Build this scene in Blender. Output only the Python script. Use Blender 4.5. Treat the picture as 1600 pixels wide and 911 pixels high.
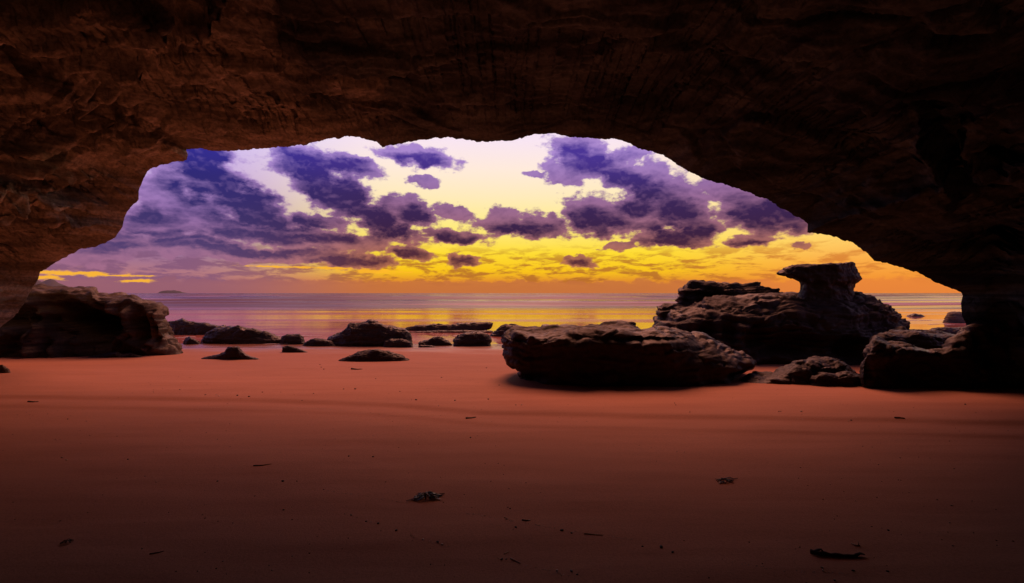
import bpy, bmesh, math, random
import numpy as np
from math import radians, degrees, atan, atan2, cos, sin, pi

random.seed(7)
rng = np.random.default_rng(11)
for o in list(bpy.data.objects):
    bpy.data.objects.remove(o)
SC = bpy.context.scene
COL = SC.collection

# ------------------------------------------------------------------ camera
F, CX, HY, H = 760.0, 800.0, 458.0, 1.6          # focal (photo px), centre column, horizon row, eye height
cam = bpy.data.cameras.new('camera')
cam.sensor_width = 36.0
cam.lens = 36.0 * F / 1600.0
cam.shift_y = 2.5 / 1600.0
cam.clip_start = 0.05
cam.clip_end = 60000.0
cam_o = bpy.data.objects.new('camera', cam)
cam_o.location = (0, 0, H)
cam_o.rotation_euler = (radians(90), 0, 0)
COL.objects.link(cam_o)
SC.camera = cam_o

# ------------------------------------------------------------------ light and exposure
GLOW_EL, SUN_AZ = 47.0, 4.0  # lamp raised well above the low sun, standing in for bright sky glow
GLOW_POWER = 2.8
SKY_GAIN = 1.0
sun_glow = bpy.data.lights.new('sun_glow', 'SUN')
sun_glow.energy = GLOW_POWER
sun_glow.angle = radians(31)
sun_glow.color = (1.0, 0.37, 0.23)
sun_glow_o = bpy.data.objects.new('sun_glow', sun_glow)
sun_glow_o.rotation_euler = (radians(90 - GLOW_EL), 0, radians(180 - SUN_AZ))
COL.objects.link(sun_glow_o)

SC.view_settings.view_transform = 'Standard'
SC.view_settings.look = 'None'
SC.view_settings.exposure = 0.0
SC.view_settings.gamma = 1.0
SC.view_settings.use_curve_mapping = False
SC.cycles.use_denoising = True
SC.cycles.max_bounces = 8
SC.cycles.diffuse_bounces = 6
SC.cycles.glossy_bounces = 4
SC.cycles.sample_clamp_indirect = 6.0


def lin(r, g, b):
    def c(v):
        v /= 255.0
        return v / 12.92 if v <= 0.04045 else ((v + 0.055) / 1.055) ** 2.4
    return (c(r), c(g), c(b), 1.0)


class NT:
    """small helper to write node trees"""
    def __init__(self, tree):
        self.t = tree

    def n(self, typ, **kw):
        nd = self.t.nodes.new(typ)
        for k, v in kw.items():
            setattr(nd, k, v)
        return nd

    def put(self, sock, v):
        if hasattr(v, 'is_output') or isinstance(v, bpy.types.NodeSocket):
            self.t.links.new(v, sock)
        else:
            sock.default_value = v

    def math(self, op, a, b=None, c=None, clamp=False):
        nd = self.n('ShaderNodeMath', operation=op, use_clamp=clamp)
        self.put(nd.inputs[0], a)
        if b is not None:
            self.put(nd.inputs[1], b)
        if c is not None:
            self.put(nd.inputs[2], c)
        return nd.outputs[0]

    def vmath(self, op, a, b=None):
        nd = self.n('ShaderNodeVectorMath', operation=op)
        self.put(nd.inputs[0], a)
        if b is not None:
            self.put(nd.inputs[1], b)
        return nd.outputs['Value'] if op in ('LENGTH', 'DOT_PRODUCT') else nd.outputs[0]

    def step(self, v, a, b, lo=0.0, hi=1.0):
        nd = self.n('ShaderNodeMapRange', interpolation_type='SMOOTHSTEP')
        self.put(nd.inputs[0], v)
        nd.inputs[1].default_value = a
        nd.inputs[2].default_value = b
        nd.inputs[3].default_value = lo
        nd.inputs[4].default_value = hi
        return nd.outputs[0]

    def mix(self, f, a, b, mode='MIX'):
        nd = self.n('ShaderNodeMix', data_type='RGBA', blend_type=mode)
        self.put(nd.inputs[0], f)
        self.put(nd.inputs[6], a)
        self.put(nd.inputs[7], b)
        return nd.outputs[2]

    def ramp(self, f, stops, interp='LINEAR'):
        nd = self.n('ShaderNodeValToRGB')
        cr = nd.color_ramp
        cr.interpolation = interp
        while len(cr.elements) < len(stops):
            cr.elements.new(0.5)
        for e, (p, c) in zip(cr.elements, stops):
            e.position = p
            e.color = c if len(c) == 4 else (*c, 1)
        self.put(nd.inputs[0], f)
        return nd.outputs[0]

    def noise(self, vec, scale, detail=5, rough=0.55, dist=0.0, out=0):
        nd = self.n('ShaderNodeTexNoise')
        self.put(nd.inputs['Vector'], vec)
        nd.inputs['Scale'].default_value = scale
        nd.inputs['Detail'].default_value = detail
        nd.inputs['Roughness'].default_value = rough
        nd.inputs['Distortion'].default_value = dist
        return nd.outputs[out]

    def mapping(self, vec, loc=(0, 0, 0), rot=(0, 0, 0), scale=(1, 1, 1), typ='POINT'):
        nd = self.n('ShaderNodeMapping', vector_type=typ)
        self.put(nd.inputs[0], vec)
        nd.inputs[1].default_value = loc
        nd.inputs[2].default_value = rot
        nd.inputs[3].default_value = scale
        return nd.outputs[0]


# ------------------------------------------------------------------ sky (world): dusk gradient with broken cloud
world = bpy.data.worlds.new('World')
SC.world = world
world.use_nodes = True
world.node_tree.nodes.clear()
W = NT(world.node_tree)


def ang(px, py):
    az = atan((px - CX) / F)
    return degrees(az), degrees(atan((HY - py) / F * cos(az)))


tc = W.n('ShaderNodeTexCoord').outputs['Generated']
sep = W.n('ShaderNodeSeparateXYZ')
W.put(sep.inputs[0], tc)
az = W.math('MULTIPLY', W.math('ARCTAN2', sep.outputs[0], sep.outputs[1]), 180 / pi)
el = W.math('MULTIPLY', W.math('ARCSINE', sep.outputs[2]), 180 / pi)
cmb = W.n('ShaderNodeCombineXYZ')
W.put(cmb.inputs[0], az)
W.put(cmb.inputs[1], el)
ae = cmb.outputs[0]
elf = W.math('DIVIDE', el, 90.0, clamp=True)


def E(py):
    return degrees(atan((HY - py) / F)) / 90.0


sky_c = W.ramp(elf, [(0.0, lin(205, 118, 50)), (E(440), lin(226, 140, 40)), (E(424), lin(250, 196, 18)),
                     (E(395), lin(254, 220, 48)), (E(355), lin(255, 234, 126)), (E(310), lin(255, 234, 184)),
                     (E(265), lin(255, 234, 218)), (E(215), lin(248, 228, 244)), (0.32, lin(140, 118, 146)),
                     (0.55, lin(72, 62, 86)), (1.0, lin(36, 34, 52))])
sky_l = W.ramp(elf, [(0.0, lin(150, 92, 104)), (E(432), lin(176, 116, 126)), (E(405), lin(150, 110, 150)),
                     (E(360), lin(172, 134, 186)), (E(300), lin(196, 166, 222)), (E(230), lin(206, 190, 250)),
                     (0.32, lin(100, 92, 150)), (0.55, lin(62, 58, 92)), (1.0, lin(36, 34, 52))])
sky_r = W.ramp(elf, [(0.0, lin(222, 122, 54)), (E(438), lin(244, 150, 50)), (E(415), lin(250, 172, 70)),
                     (E(385), lin(255, 208, 104)), (E(340), lin(250, 214, 150)), (E(230), lin(236, 204, 214)),
                     (0.32, lin(136, 114, 140)), (0.55, lin(72, 62, 86)), (1.0, lin(36, 34, 52))])
w_r = W.step(az, 14, 36)
w_l1 = W.step(az, -13, -35, 0, 1)
w_l2 = W.step(az, 55, 120)
w_l = W.math('MAXIMUM', w_l1, w_l2)
sky = W.mix(w_l, W.mix(w_r, sky_c, sky_r), sky_l)

nish = W.n('ShaderNodeTexSky', sky_type='NISHITA')
nish.sun_disc = False
nish.sun_elevation = radians(GLOW_EL)
nish.sun_rotation = radians(SUN_AZ)
sky = W.mix(1.0, sky, W.mix(1.0, nish.outputs[0], (0.001, 0.0008, 0.0006, 1), 'MULTIPLY'), 'ADD')

# warped angular coordinates for the cloud edges
wn1 = W.noise(W.mapping(ae, scale=(0.20, 0.34, 1)), 1.0, 3, 0.5, out=1)
wn2 = W.noise(W.mapping(ae, loc=(31, 7, 0), scale=(0.75, 1.15, 1)), 1.0, 4, 0.6, out=1)
warp = W.vmath('ADD', W.vmath('MULTIPLY', W.vmath('SUBTRACT', wn1, (0.5, 0.5, 0.5)), (3.4, 2.2, 0)),
               W.vmath('MULTIPLY', W.vmath('SUBTRACT', wn2, (0.5, 0.5, 0.5)), (1.7, 1.2, 0)))
aew = W.vmath('ADD', ae, warp)


def quad_basis(coord):
    sp = W.n('ShaderNodeSeparateXYZ')
    W.put(sp.inputs[0], coord)
    x, y = sp.outputs[0], sp.outputs[1]
    v1, v2 = W.n('ShaderNodeCombineXYZ'), W.n('ShaderNodeCombineXYZ')
    W.put(v1.inputs[0], W.math('MULTIPLY', x, x))
    W.put(v1.inputs[1], W.math('MULTIPLY', x, y))
    W.put(v1.inputs[2], W.math('MULTIPLY', y, y))
    W.put(v2.inputs[0], x)
    W.put(v2.inputs[1], y)
    v2.inputs[2].default_value = 1.0
    return v1.outputs[0], v2.outputs[0]


def blobs(basis, lst, soft=0.5, start=16.0):
    """distance (1 = rim) to a bank of soft ellipses given in photo px, as quadratic forms over (azimuth, elevation)"""
    acc = None
    v1, v2 = basis
    for (px, py, rx, ry, rot) in lst:
        a, e = ang(px, py)
        ca = cos(radians(a))
        k = 57.3 / F
        sx, sy = 1 / (rx * k * ca * ca) ** 2, 1 / (ry * k * ca) ** 2
        c_, s_ = cos(radians(-rot)), sin(radians(-rot))
        A = c_ * c_ * sx + s_ * s_ * sy
        B = 2 * c_ * s_ * (sx - sy)
        C = s_ * s_ * sx + c_ * c_ * sy
        D_, E_ = -2 * A * a - B * e, -2 * C * e - B * a
        F_ = A * a * a + B * a * e + C * e * e
        q = W.math('ADD', W.vmath('DOT_PRODUCT', v1, (A, B, C)), W.vmath('DOT_PRODUCT', v2, (D_, E_, F_)))
        acc = W.math('MINIMUM', q, start) if acc is None else W.math('SMOOTH_MIN', acc, q, soft)
    return W.math('SQRT', W.math('MAXIMUM', acc, 0.0))


aew_q = quad_basis(aew)
big = [  # the violet bank on the left, the broken clouds in the middle and to the right
    (322, 274, 80, 42, 34), (392, 322, 68, 34, 24), (258, 282, 44, 30, 0), (245, 350, 70, 26, 0), (318, 250, 62, 26, 0), (300, 330, 74, 26, 10),
    (474, 256, 58, 28, 18), (550, 262, 46, 15, 10), (524, 298, 88, 29, 27), (600, 347, 64, 22, 24), (500, 345, 50, 12, 10),
    (420, 364, 130, 17, 0), (300, 388, 160, 15, 0), (180, 380, 90, 16, 0), (520, 378, 100, 14, 0), (120, 402, 80, 14, 0), (400, 395, 150, 12, 0),
    (652, 246, 58, 14, 4), (660, 284, 30, 8, 5), (640, 328, 48, 19, 10), (712, 330, 26, 11, 20), (708, 368, 56, 12, 4),
    (838, 269, 18, 5, 0), (812, 353, 74, 19, 4), (785, 338, 30, 14, 10), (860, 346, 34, 12, 0),
    (908, 242, 48, 30, 20), (900, 266, 56, 16, 0), (972, 268, 68, 22, 18), (1030, 296, 72, 36, 30), (1078, 342, 52, 32, 30),
    (1000, 328, 66, 28, 8), (930, 336, 52, 30, 20), (1000, 350, 66, 18, 0), (1055, 374, 62, 14, 0), (985, 240, 22, 14, 0),
    (1150, 302, 66, 26, 22), (1188, 332, 66, 30, 10), (1235, 335, 50, 22, 20), (1172, 373, 42, 10, 0), (1252, 381, 15, 5, 0),
    (560, 405, 56, 13, 0), (640, 396, 38, 12, 10), (722, 408, 24, 10, 0), (902, 409, 28, 9, 0), (515, 402, 34, 11, 0), (968, 385, 22, 7, 0),
]
dbig = blobs(aew_q, big)
nb = W.noise(W.mapping(ae, loc=(3, 9, 0), scale=(0.42, 0.74, 1)), 1.0, 5, 0.62)


def billow(shift):
    v = W.n('ShaderNodeTexVoronoi', feature='F1', voronoi_dimensions='2D', normalize=True)
    W.put(v.inputs['Vector'], W.mapping(W.vmath('ADD', ae, W.vmath('MULTIPLY', warp, (0.55, 0.55, 0))), loc=(2 + shift[0], 6 + shift[1], 0), scale=(0.44, 0.62, 1)))
    v.inputs['Scale'].default_value = 1.0
    v.inputs['Detail'].default_value = 2.6
    v.inputs['Roughness'].default_value = 0.62
    return v.outputs['Distance']


bil = billow((0, 0))                                   # billowing cumulus edges
puff = W.math('SUBTRACT', billow((0.03, 0.22)), bil)   # > 0 where a billow turns its top to the light
val = W.math('ADD', W.math('SUBTRACT', 1.0, dbig), W.math('MULTIPLY', W.math('SUBTRACT', nb, 0.5), 1.5))
val = W.math('ADD', val, W.math('MULTIPLY', W.math('SUBTRACT', 0.42, bil), 1.0))
# clouds of the rest of the dome, the same kind as those in view
far_n = W.noise(W.mapping(ae, loc=(60, 2, 0), scale=(0.05, 0.11, 1)), 1.0, 4, 0.6)
out_view = W.math('MAXIMUM', W.step(W.math('ABSOLUTE', az), 46, 58), W.step(el, 20, 27))
val_far = W.math('MULTIPLY_ADD', W.math('SUBTRACT', far_n, 0.47), 4.0, W.math('MULTIPLY_ADD', out_view, 2.0, -2.0))
val = W.math('MAXIMUM', val, val_far)
dens = W.step(val, -0.16, 0.20)
core = W.step(val, -0.06, 0.55)
lumps_n = W.noise(W.mapping(ae, loc=(14, 40, 0), scale=(0.24, 0.80, 1)), 1.0, 5, 0.6)
# the thick undersides of the clouds
under = blobs(aew_q, [
    (325, 258, 78, 30, 25), (385, 308, 70, 40, 35), (300, 300, 50, 18, 10), (400, 342, 70, 18, 0), (450, 368, 120, 9, 0), (290, 372, 110, 9, 0), (470, 350, 50, 12, 10),
    (480, 256, 50, 18, 12), (522, 296, 88, 30, 28), (592, 345, 66, 22, 25), (610, 362, 46, 10, 0), (540, 262, 30, 8, 0), (240, 340, 40, 14, 0), (160, 385, 70, 9, 0), (400, 392, 130, 6, 0),
    (648, 334, 30, 12, 0), (702, 371, 46, 8, 0), (652, 250, 40, 7, 0), (812, 359, 62, 11, 0), (922, 250, 44, 17, 12), (985, 280, 56, 13, 20), (925, 346, 44, 17, 10), (990, 326, 38, 12, 0),
    (1058, 364, 58, 14, 0), (1062, 332, 36, 16, 20), (1050, 381, 52, 7, 0), (1196, 336, 58, 21, 8), (1175, 376, 34, 5, 0), (1010, 300, 40, 10, 20),
    (903, 412, 20, 5, 0), (640, 399, 24, 7, 0), (575, 407, 38, 7, 0), (720, 411, 16, 6, 0), (515, 405, 24, 6, 0)], 0.3)
uval = W.math('ADD', W.math('SUBTRACT', 1.25, under), W.math('MULTIPLY', W.math('SUBTRACT', lumps_n, 0.5), 2.2))
uval = W.math('ADD', uval, W.math('MULTIPLY', W.math('SUBTRACT', 0.42, bil), 0.9))
uval = W.math('MAXIMUM', uval, W.math('MULTIPLY_ADD', W.math('SUBTRACT', lumps_n, 0.46), 4.0, W.math('MULTIPLY_ADD', out_view, 2.0, -2.0)))
core = W.math('MULTIPLY', core, W.step(uval, -0.55, 0.9, 0.10, 1.0), clamp=True)
core = W.math('SUBTRACT', core, W.math('MULTIPLY', puff, 1.15), clamp=True)
core_c = W.ramp(elf, [(0.0, lin(104, 52, 48)), (E(405), lin(88, 46, 56)), (E(370), lin(60, 34, 66)),
                      (E(310), lin(60, 40, 92)), (E(240), lin(76, 54, 150)), (0.36, lin(46, 38, 74)), (1.0, lin(22, 20, 32))])
core_l = W.ramp(elf, [(0.0, lin(120, 78, 104)), (E(400), lin(84, 64, 112)), (E(350), lin(60, 50, 108)),
                      (E(300), lin(48, 42, 118)), (E(240), lin(54, 48, 160)), (0.36, lin(44, 40, 92)), (1.0, lin(22, 20, 32))])
edge_c = W.ramp(elf, [(0.0, lin(200, 118, 70)), (E(400), lin(176, 108, 84)), (E(350), lin(158, 104, 128)),
                      (E(300), lin(150, 108, 160)), (E(240), lin(172, 138, 208)), (0.36, lin(104, 84, 116)), (1.0, lin(38, 34, 48))])
edge_l = W.ramp(elf, [(0.0, lin(166, 104, 124)), (E(400), lin(156, 108, 144)), (E(350), lin(150, 112, 172)),
                      (E(300), lin(172, 136, 202)), (E(240), lin(176, 152, 230)), (0.36, lin(92, 80, 126)), (1.0, lin(38, 34, 48))])
cl_col = W.mix(core, W.mix(w_l, edge_c, edge_l), W.mix(w_l, core_c, core_l))

# low distant cloud rows and the haze line over the sea
low_n = W.noise(W.mapping(ae, loc=(5, 5, 0), scale=(0.28, 1.15, 1)), 1.0, 5, 0.62, 0.3)
low_w = W.math('MULTIPLY', W.step(el, 0.3, 1.6), W.step(el, 6.5, 3.2))
low_v = W.math('MULTIPLY', W.step(W.math('MULTIPLY_ADD', w_l, 0.05, low_n), 0.46, 0.60), low_w)
low_col = W.mix(w_l, W.mix(w_r, lin(176, 100, 44), lin(214, 124, 50)), lin(128, 84, 118))
sky = W.mix(W.math('MULTIPLY', low_v, 0.82), sky, low_col)
sky = W.mix(dens, sky, cl_col)
hz_n = W.noise(W.mapping(ae, loc=(1, 2, 0), scale=(0.5, 0.7, 1)), 1.0, 4, 0.62)
hz_top = W.math('MULTIPLY_ADD', W.math('SUBTRACT', hz_n, 0.5), 1.8, 1.45)
hz = W.step(W.math('SUBTRACT', hz_top, el), -0.1, 0.22)
hz_col = W.mix(w_l, W.mix(w_r, lin(196, 112, 62), lin(232, 132, 58)), lin(150, 94, 110))
sky = W.mix(W.math('MULTIPLY', hz, 0.8), sky, hz_col)
# bright breaks low in the west bank
gap_n = W.noise(W.mapping(ae, loc=(8, 1, 0), scale=(0.8, 2.6, 1)), 1.0, 4, 0.65)
gap = blobs(quad_basis(W.vmath('ADD', ae, W.vmath('MULTIPLY', warp, (0.30, 0.14, 0)))),
            [(112, 427, 70, 3.2, 0), (185, 430, 40, 1.6, 0), (216, 438.5, 25, 2.6, 0), (70, 434, 30, 3, 0),
             (445, 416.5, 52, 1.5, 0), (520, 419, 34, 2, 0), (585, 424, 40, 3, 0)], 0.1)
sky = W.mix(W.math('MULTIPLY', W.step(W.math('MULTIPLY_ADD', W.math('SUBTRACT', gap_n, 0.5), 4.5, gap), 1.5, 0.5), 0.9), sky, lin(255, 184, 44))
# below the horizon: dim sea-coloured ground glow (never seen, hidden by the sea and the sand)
sky = W.mix(W.step(el, 0.0, -2.0), sky, lin(90, 60, 80))
bg = W.n('ShaderNodeBackground')
W.put(bg.inputs[0], sky)
bg.inputs[1].default_value = SKY_GAIN
wo = W.n('ShaderNodeOutputWorld')
world.node_tree.links.new(bg.outputs[0], wo.inputs[0])
world.cycles.sampling_method = 'MANUAL'
world.cycles.sample_map_resolution = 1024

# ------------------------------------------------------------------ numpy noise
PERM = rng.permutation(256).astype(np.int32)
PERM = np.concatenate([PERM, PERM, PERM])
GR = rng.normal(size=(256, 3)).astype(np.float32)
GR /= np.linalg.norm(GR, axis=1, keepdims=True)


def pn(p):
    p = np.asarray(p, dtype=np.float32)
    i = np.floor(p).astype(np.int32)
    f = p - i
    i &= 255
    u = f * f * f * (f * (f * 6 - 15) + 10)
    out = np.zeros(len(p), np.float32)
    for dx in (0, 1):
        wx = u[:, 0] if dx else 1 - u[:, 0]
        a = PERM[i[:, 0] + dx]
        for dy in (0, 1):
            wy = u[:, 1] if dy else 1 - u[:, 1]
            b = PERM[a + i[:, 1] + dy]
            for dz in (0, 1):
                wz = u[:, 2] if dz else 1 - u[:, 2]
                g = GR[PERM[b + i[:, 2] + dz]]
                out += wx * wy * wz * (g[:, 0] * (f[:, 0] - dx) + g[:, 1] * (f[:, 1] - dy) + g[:, 2] * (f[:, 2] - dz))
    return out * 1.6


def fbm(p, oct=4, gain=0.5, lac=2.03):
    p = np.asarray(p, dtype=np.float32)
    s, a, out = 1.0, 1.0, np.zeros(len(p), np.float32)
    for k in range(oct):
        out += a * pn(p * s + 17.3 * k)
        a *= gain
        s *= lac
    return out


def ridged(p, oct=3):
    out, a, s = 0, 1.0, 1.0
    for k in range(oct):
        out = out + a * (1 - np.abs(pn(p * s + 9.1 * k)) * 2)
        a *= 0.5
        s *= 2.1
    return out


def blocks(p, seed=0):
    """jointed rock: nearest cell's random level and the distance to the joint"""
    p = np.asarray(p, np.float32)
    base = np.floor(p - 0.5).astype(np.int32)
    f1 = np.full(len(p), 9.0, np.float32)
    f2 = np.full(len(p), 9.0, np.float32)
    lev = np.zeros(len(p), np.float32)
    for dx in (0, 1):
        for dy in (0, 1):
            for dz in (0, 1):
                c = base + np.array([dx, dy, dz])
                h = PERM[(PERM[(PERM[(c[:, 0] + seed) & 255] + c[:, 1]) & 255] + c[:, 2]) & 255]
                ctr = c + 0.5 + GR[h] * 0.42
                d = np.sqrt(((p - ctr) ** 2).sum(1))
                near = d < f1
                f2 = np.where(near, f1, np.minimum(f2, d))
                lev = np.where(near, PERM[h + 37] / 255.0 - 0.5, lev)
                f1 = np.where(near, d, f1)
    return lev, f2 - f1


def sst(x, a, b):
    t = np.clip((x - a) / (b - a), 0, 1)
    return t * t * (3 - 2 * t)


def strata(w, p, seed=0.0, soft=0.12):
    """bedded rock: hard beds stand out, soft beds are cut back"""
    q = np.stack([p[:, 0] * soft + seed, p[:, 1] * soft, w], 1)
    v = pn(q * np.array([1, 1, 2.2], np.float32)) + 0.55 * pn(q * np.array([2, 2, 5.5], np.float32) + 3) \
        + 0.3 * pn(q * np.array([3, 3, 14], np.float32) + 8)
    return np.tanh(v * 2.2)


# ------------------------------------------------------------------ ground height
SEA = -0.24
scarp_px = np.array([(-900, 618), (0, 622), (400, 628), (600, 635), (760, 648), (900, 652), (1200, 656), (1600, 664), (2600, 680)], float)
scarp_y = H * F / (scarp_px[:, 1] - HY)
scarp_x = (scarp_px[:, 0] - CX) / F * scarp_y


def ground(x, y):
    x = np.asarray(x, float)
    y = np.asarray(y, float)
    z = SEA * sst(y, 8.0, 18.6) - 0.035 * np.clip(y - 17.6, 0, 60)
    p = np.stack([x.ravel(), y.ravel(), np.zeros(x.size)], 1)
    z = z + (0.018 * fbm(p * np.array([0.22, 0.45, 1]), 3)).reshape(x.shape)
    z = z + (0.006 * fbm(p * np.array([0.7, 2.4, 1]) + 5, 4)).reshape(x.shape)
    ys = np.interp(x, scarp_x, scarp_y) + 0.10 * (pn(p * np.array([0.6, 0.0, 1]) + 40)).reshape(x.shape)
    z = z + 0.030 * sst(y - ys, -0.05, 0.12) * sst(y - ys, 3.0, 0.5)
    ys2 = ys - 0.55 - 0.1 * (pn(p * np.array([0.4, 0.0, 1]) + 80)).reshape(x.shape)
    z = z + 0.012 * sst(y - ys2, -0.02, 0.06) * sst(y - ys2, 0.6, 0.1)
    return z


def gp(px, py, sea=False):
    """pixel -> the point where its ray meets the sand (or the sea)"""
    d = H * F / max(py - HY, 1.0)
    for _ in range(12):
        z = float(ground(np.array([(px - CX) / F * d]), np.array([d]))[0])
        z = max(z, SEA)
        d = (H - z) * F / max(py - HY, 1.0)
    return np.array([(px - CX) / F * d, d, z])


# ------------------------------------------------------------------ helpers for objects
def mesh_obj(name, verts, faces, mat, parent=None, smooth=True):
    me = bpy.data.meshes.new(name)
    verts = np.asarray(verts, np.float32)
    if isinstance(faces, np.ndarray):
        nf, k = faces.shape
        me.vertices.add(len(verts))
        me.vertices.foreach_set('co', verts.ravel())
        me.loops.add(nf * k)
        me.loops.foreach_set('vertex_index', faces.astype(np.int32).ravel())
        me.polygons.add(nf)
        me.polygons.foreach_set('loop_start', np.arange(0, nf * k, k, dtype=np.int32))
        me.update(calc_edges=True)
        me.validate()
    else:
        me.from_pydata([tuple(v) for v in verts], [], faces)
    me.polygons.foreach_set('use_smooth', np.full(len(me.polygons), smooth, dtype=bool))
    me.materials.append(mat)
    ob = bpy.data.objects.new(name, me)
    COL.objects.link(ob)
    if parent:
        ob.parent = parent
    return ob


def tag(o, label=None, cat=None, group=None, kind=None):
    if label:
        o['label'] = label
    if cat:
        o['category'] = cat
    if group:
        o['group'] = group
    if kind:
        o['kind'] = kind
    return o


def grid_faces(nu, nv, flip=False):
    i = np.arange(nu - 1)[:, None] * nv + np.arange(nv - 1)[None, :]
    i = i.ravel()
    f = np.stack([i, i + nv, i + nv + 1, i + 1], 1)
    return f[:, ::-1].copy() if flip else f


def grid_normals(P):
    du = np.gradient(P, axis=0)
    dv = np.gradient(P, axis=1)
    n = np.cross(du, dv)
    n /= np.linalg.norm(n, axis=2, keepdims=True) + 1e-9
    return n


# ------------------------------------------------------------------ materials
def new_mat(name):
    m = bpy.data.materials.new(name)
    m.use_nodes = True
    m.node_tree.nodes.clear()
    k = NT(m.node_tree)
    bsdf = k.n('ShaderNodeBsdfPrincipled')
    out = k.n('ShaderNodeOutputMaterial')
    m.node_tree.links.new(bsdf.outputs[0], out.inputs[0])
    return m, k, bsdf


def rock_mat(name, c1, c2, c3, dip=0.0, rough=(0.55, 0.85), bump=0.5, scale=1.0, pale=None):
    m, k, b = new_mat(name)
    pos = k.n('ShaderNodeNewGeometry').outputs['Position']
    st = k.mapping(pos, rot=(dip, 0, 0), scale=(0.35, 0.35, 5.0))
    n1 = k.noise(pos, 0.9 * scale, 6, 0.6)
    n2 = k.noise(st, 1.0 * scale, 6, 0.6, 0.4)
    n3 = k.noise(pos, 14 * scale, 6, 0.65)
    n4 = k.noise(pos, 60 * scale, 3, 0.6)
    col = k.mix(k.step(n2, 0.36, 0.64), c1, c2)
    col = k.mix(k.step(n1, 0.45, 0.72), col, c3)
    if pale:                                          # grainy weathered beds, painted paler to stand in for light on the left-hand wall
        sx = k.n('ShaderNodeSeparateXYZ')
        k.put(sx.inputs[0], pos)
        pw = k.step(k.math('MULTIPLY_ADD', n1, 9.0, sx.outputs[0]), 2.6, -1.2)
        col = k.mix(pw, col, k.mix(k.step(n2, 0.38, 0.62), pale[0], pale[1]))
    col = k.mix(k.step(n3, 0.35, 0.7, 0.0, 0.55), col, k.mix(0.5, c1, (0.01, 0.01, 0.01, 1)))
    col = k.mix(k.step(n4, 0.62, 0.74, 0, 0.6), col, c2)
    k.put(b.inputs['Base Color'], col)
    k.put(b.inputs['Roughness'], k.step(n1, 0.3, 0.7, rough[0], rough[1]))
    b.inputs['Specular IOR Level'].default_value = 0.2
    h = k.math('ADD', k.math('MULTIPLY', n3, 0.9), k.math('MULTIPLY', n2, 0.5))
    h = k.math('MULTIPLY_ADD', n4, 0.22, h)
    bp = k.n('ShaderNodeBump')
    bp.inputs['Strength'].default_value = bump
    bp.inputs['Distance'].default_value = 0.06
    k.put(bp.inputs['Height'], h)
    k.put(b.inputs['Normal'], bp.outputs[0])
    return m


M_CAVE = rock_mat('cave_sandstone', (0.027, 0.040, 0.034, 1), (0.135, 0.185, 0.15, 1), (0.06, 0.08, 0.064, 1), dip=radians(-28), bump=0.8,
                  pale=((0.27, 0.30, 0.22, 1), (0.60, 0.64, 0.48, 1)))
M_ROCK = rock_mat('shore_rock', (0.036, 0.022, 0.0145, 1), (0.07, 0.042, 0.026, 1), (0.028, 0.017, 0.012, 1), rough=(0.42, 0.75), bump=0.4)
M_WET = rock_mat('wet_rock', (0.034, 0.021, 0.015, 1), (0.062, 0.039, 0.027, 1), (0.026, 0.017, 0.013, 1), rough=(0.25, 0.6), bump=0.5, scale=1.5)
M_PALE = rock_mat('weathered_sandstone', (0.07, 0.048, 0.031, 1), (0.17, 0.118, 0.075, 1), (0.05, 0.033, 0.022, 1), rough=(0.5, 0.85), bump=0.5)

M_SAND, k, b = new_mat('beach_sand')
pos = k.n('ShaderNodeNewGeometry').outputs['Position']
s1 = k.noise(k.mapping(pos, scale=(0.35, 1.1, 1)), 1.0, 5, 0.55)
s2 = k.noise(pos, 70.0, 5, 0.75)
s3 = k.noise(k.mapping(pos, scale=(0.5, 5.0, 1)), 1.2, 4, 0.55, 0.2)
col = k.mix(s1, (0.42, 0.185, 0.112, 1), (0.60, 0.27, 0.165, 1))
col = k.mix(k.step(s3, 0.42, 0.66, 0, 0.18), col, (0.34, 0.14, 0.08, 1))
col = k.mix(k.step(s2, 0.40, 0.70, 0, 0.40), col, (0.2, 0.1, 0.07, 1))
spx = k.n('ShaderNodeSeparateXYZ')
k.put(spx.inputs[0], pos)
wet = k.step(k.math('ADD', spx.outputs[1], k.math('MULTIPLY', s1, 4.0)), 15.6, 19.0)
col = k.mix(k.math('MULTIPLY', wet, 0.55), col, (0.22, 0.09, 0.05, 1))
k.put(b.inputs['Base Color'], col)
k.put(b.inputs['Roughness'], k.math('SUBTRACT', 0.8, k.math('MULTIPLY', wet, 0.58)))
k.put(b.inputs['Specular IOR Level'], k.math('MULTIPLY_ADD', wet, 0.35, 0.10))
bp = k.n('ShaderNodeBump')
bp.inputs['Strength'].default_value = 0.35
bp.inputs['Distance'].default_value = 0.01
k.put(bp.inputs['Height'], k.math('ADD', k.math('MULTIPLY', s2, 0.8), s3))
k.put(b.inputs['Normal'], bp.outputs[0])

M_SEA, k, b = new_mat('sea_water')
pos = k.n('ShaderNodeNewGeometry').outputs['Position']
w1 = k.noise(k.mapping(pos, scale=(0.03, 0.30, 1)), 1.0, 5, 0.55, 0.2)
w2 = k.noise(k.mapping(pos, loc=(7, 3, 0), scale=(0.5, 3.0, 1)), 1.0, 4, 0.55)
spx = k.n('ShaderNodeSeparateXYZ')
k.put(spx.inputs[0], pos)
foam_n = k.noise(k.mapping(pos, loc=(2, 11, 0), scale=(0.009, 0.10, 1)), 1.0, 6, 0.6, 0.3)
foam = k.math('MULTIPLY', k.step(foam_n, 0.50, 0.64), k.step(spx.outputs[1], 700, 90), clamp=True)
shallow = k.step(k.math('ADD', spx.outputs[1], k.math('MULTIPLY', w1, 30.0)), 74, 58)
water = k.mix(shallow, (0.13, 0.045, 0.06, 1), (0.56, 0.18, 0.11, 1))
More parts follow.
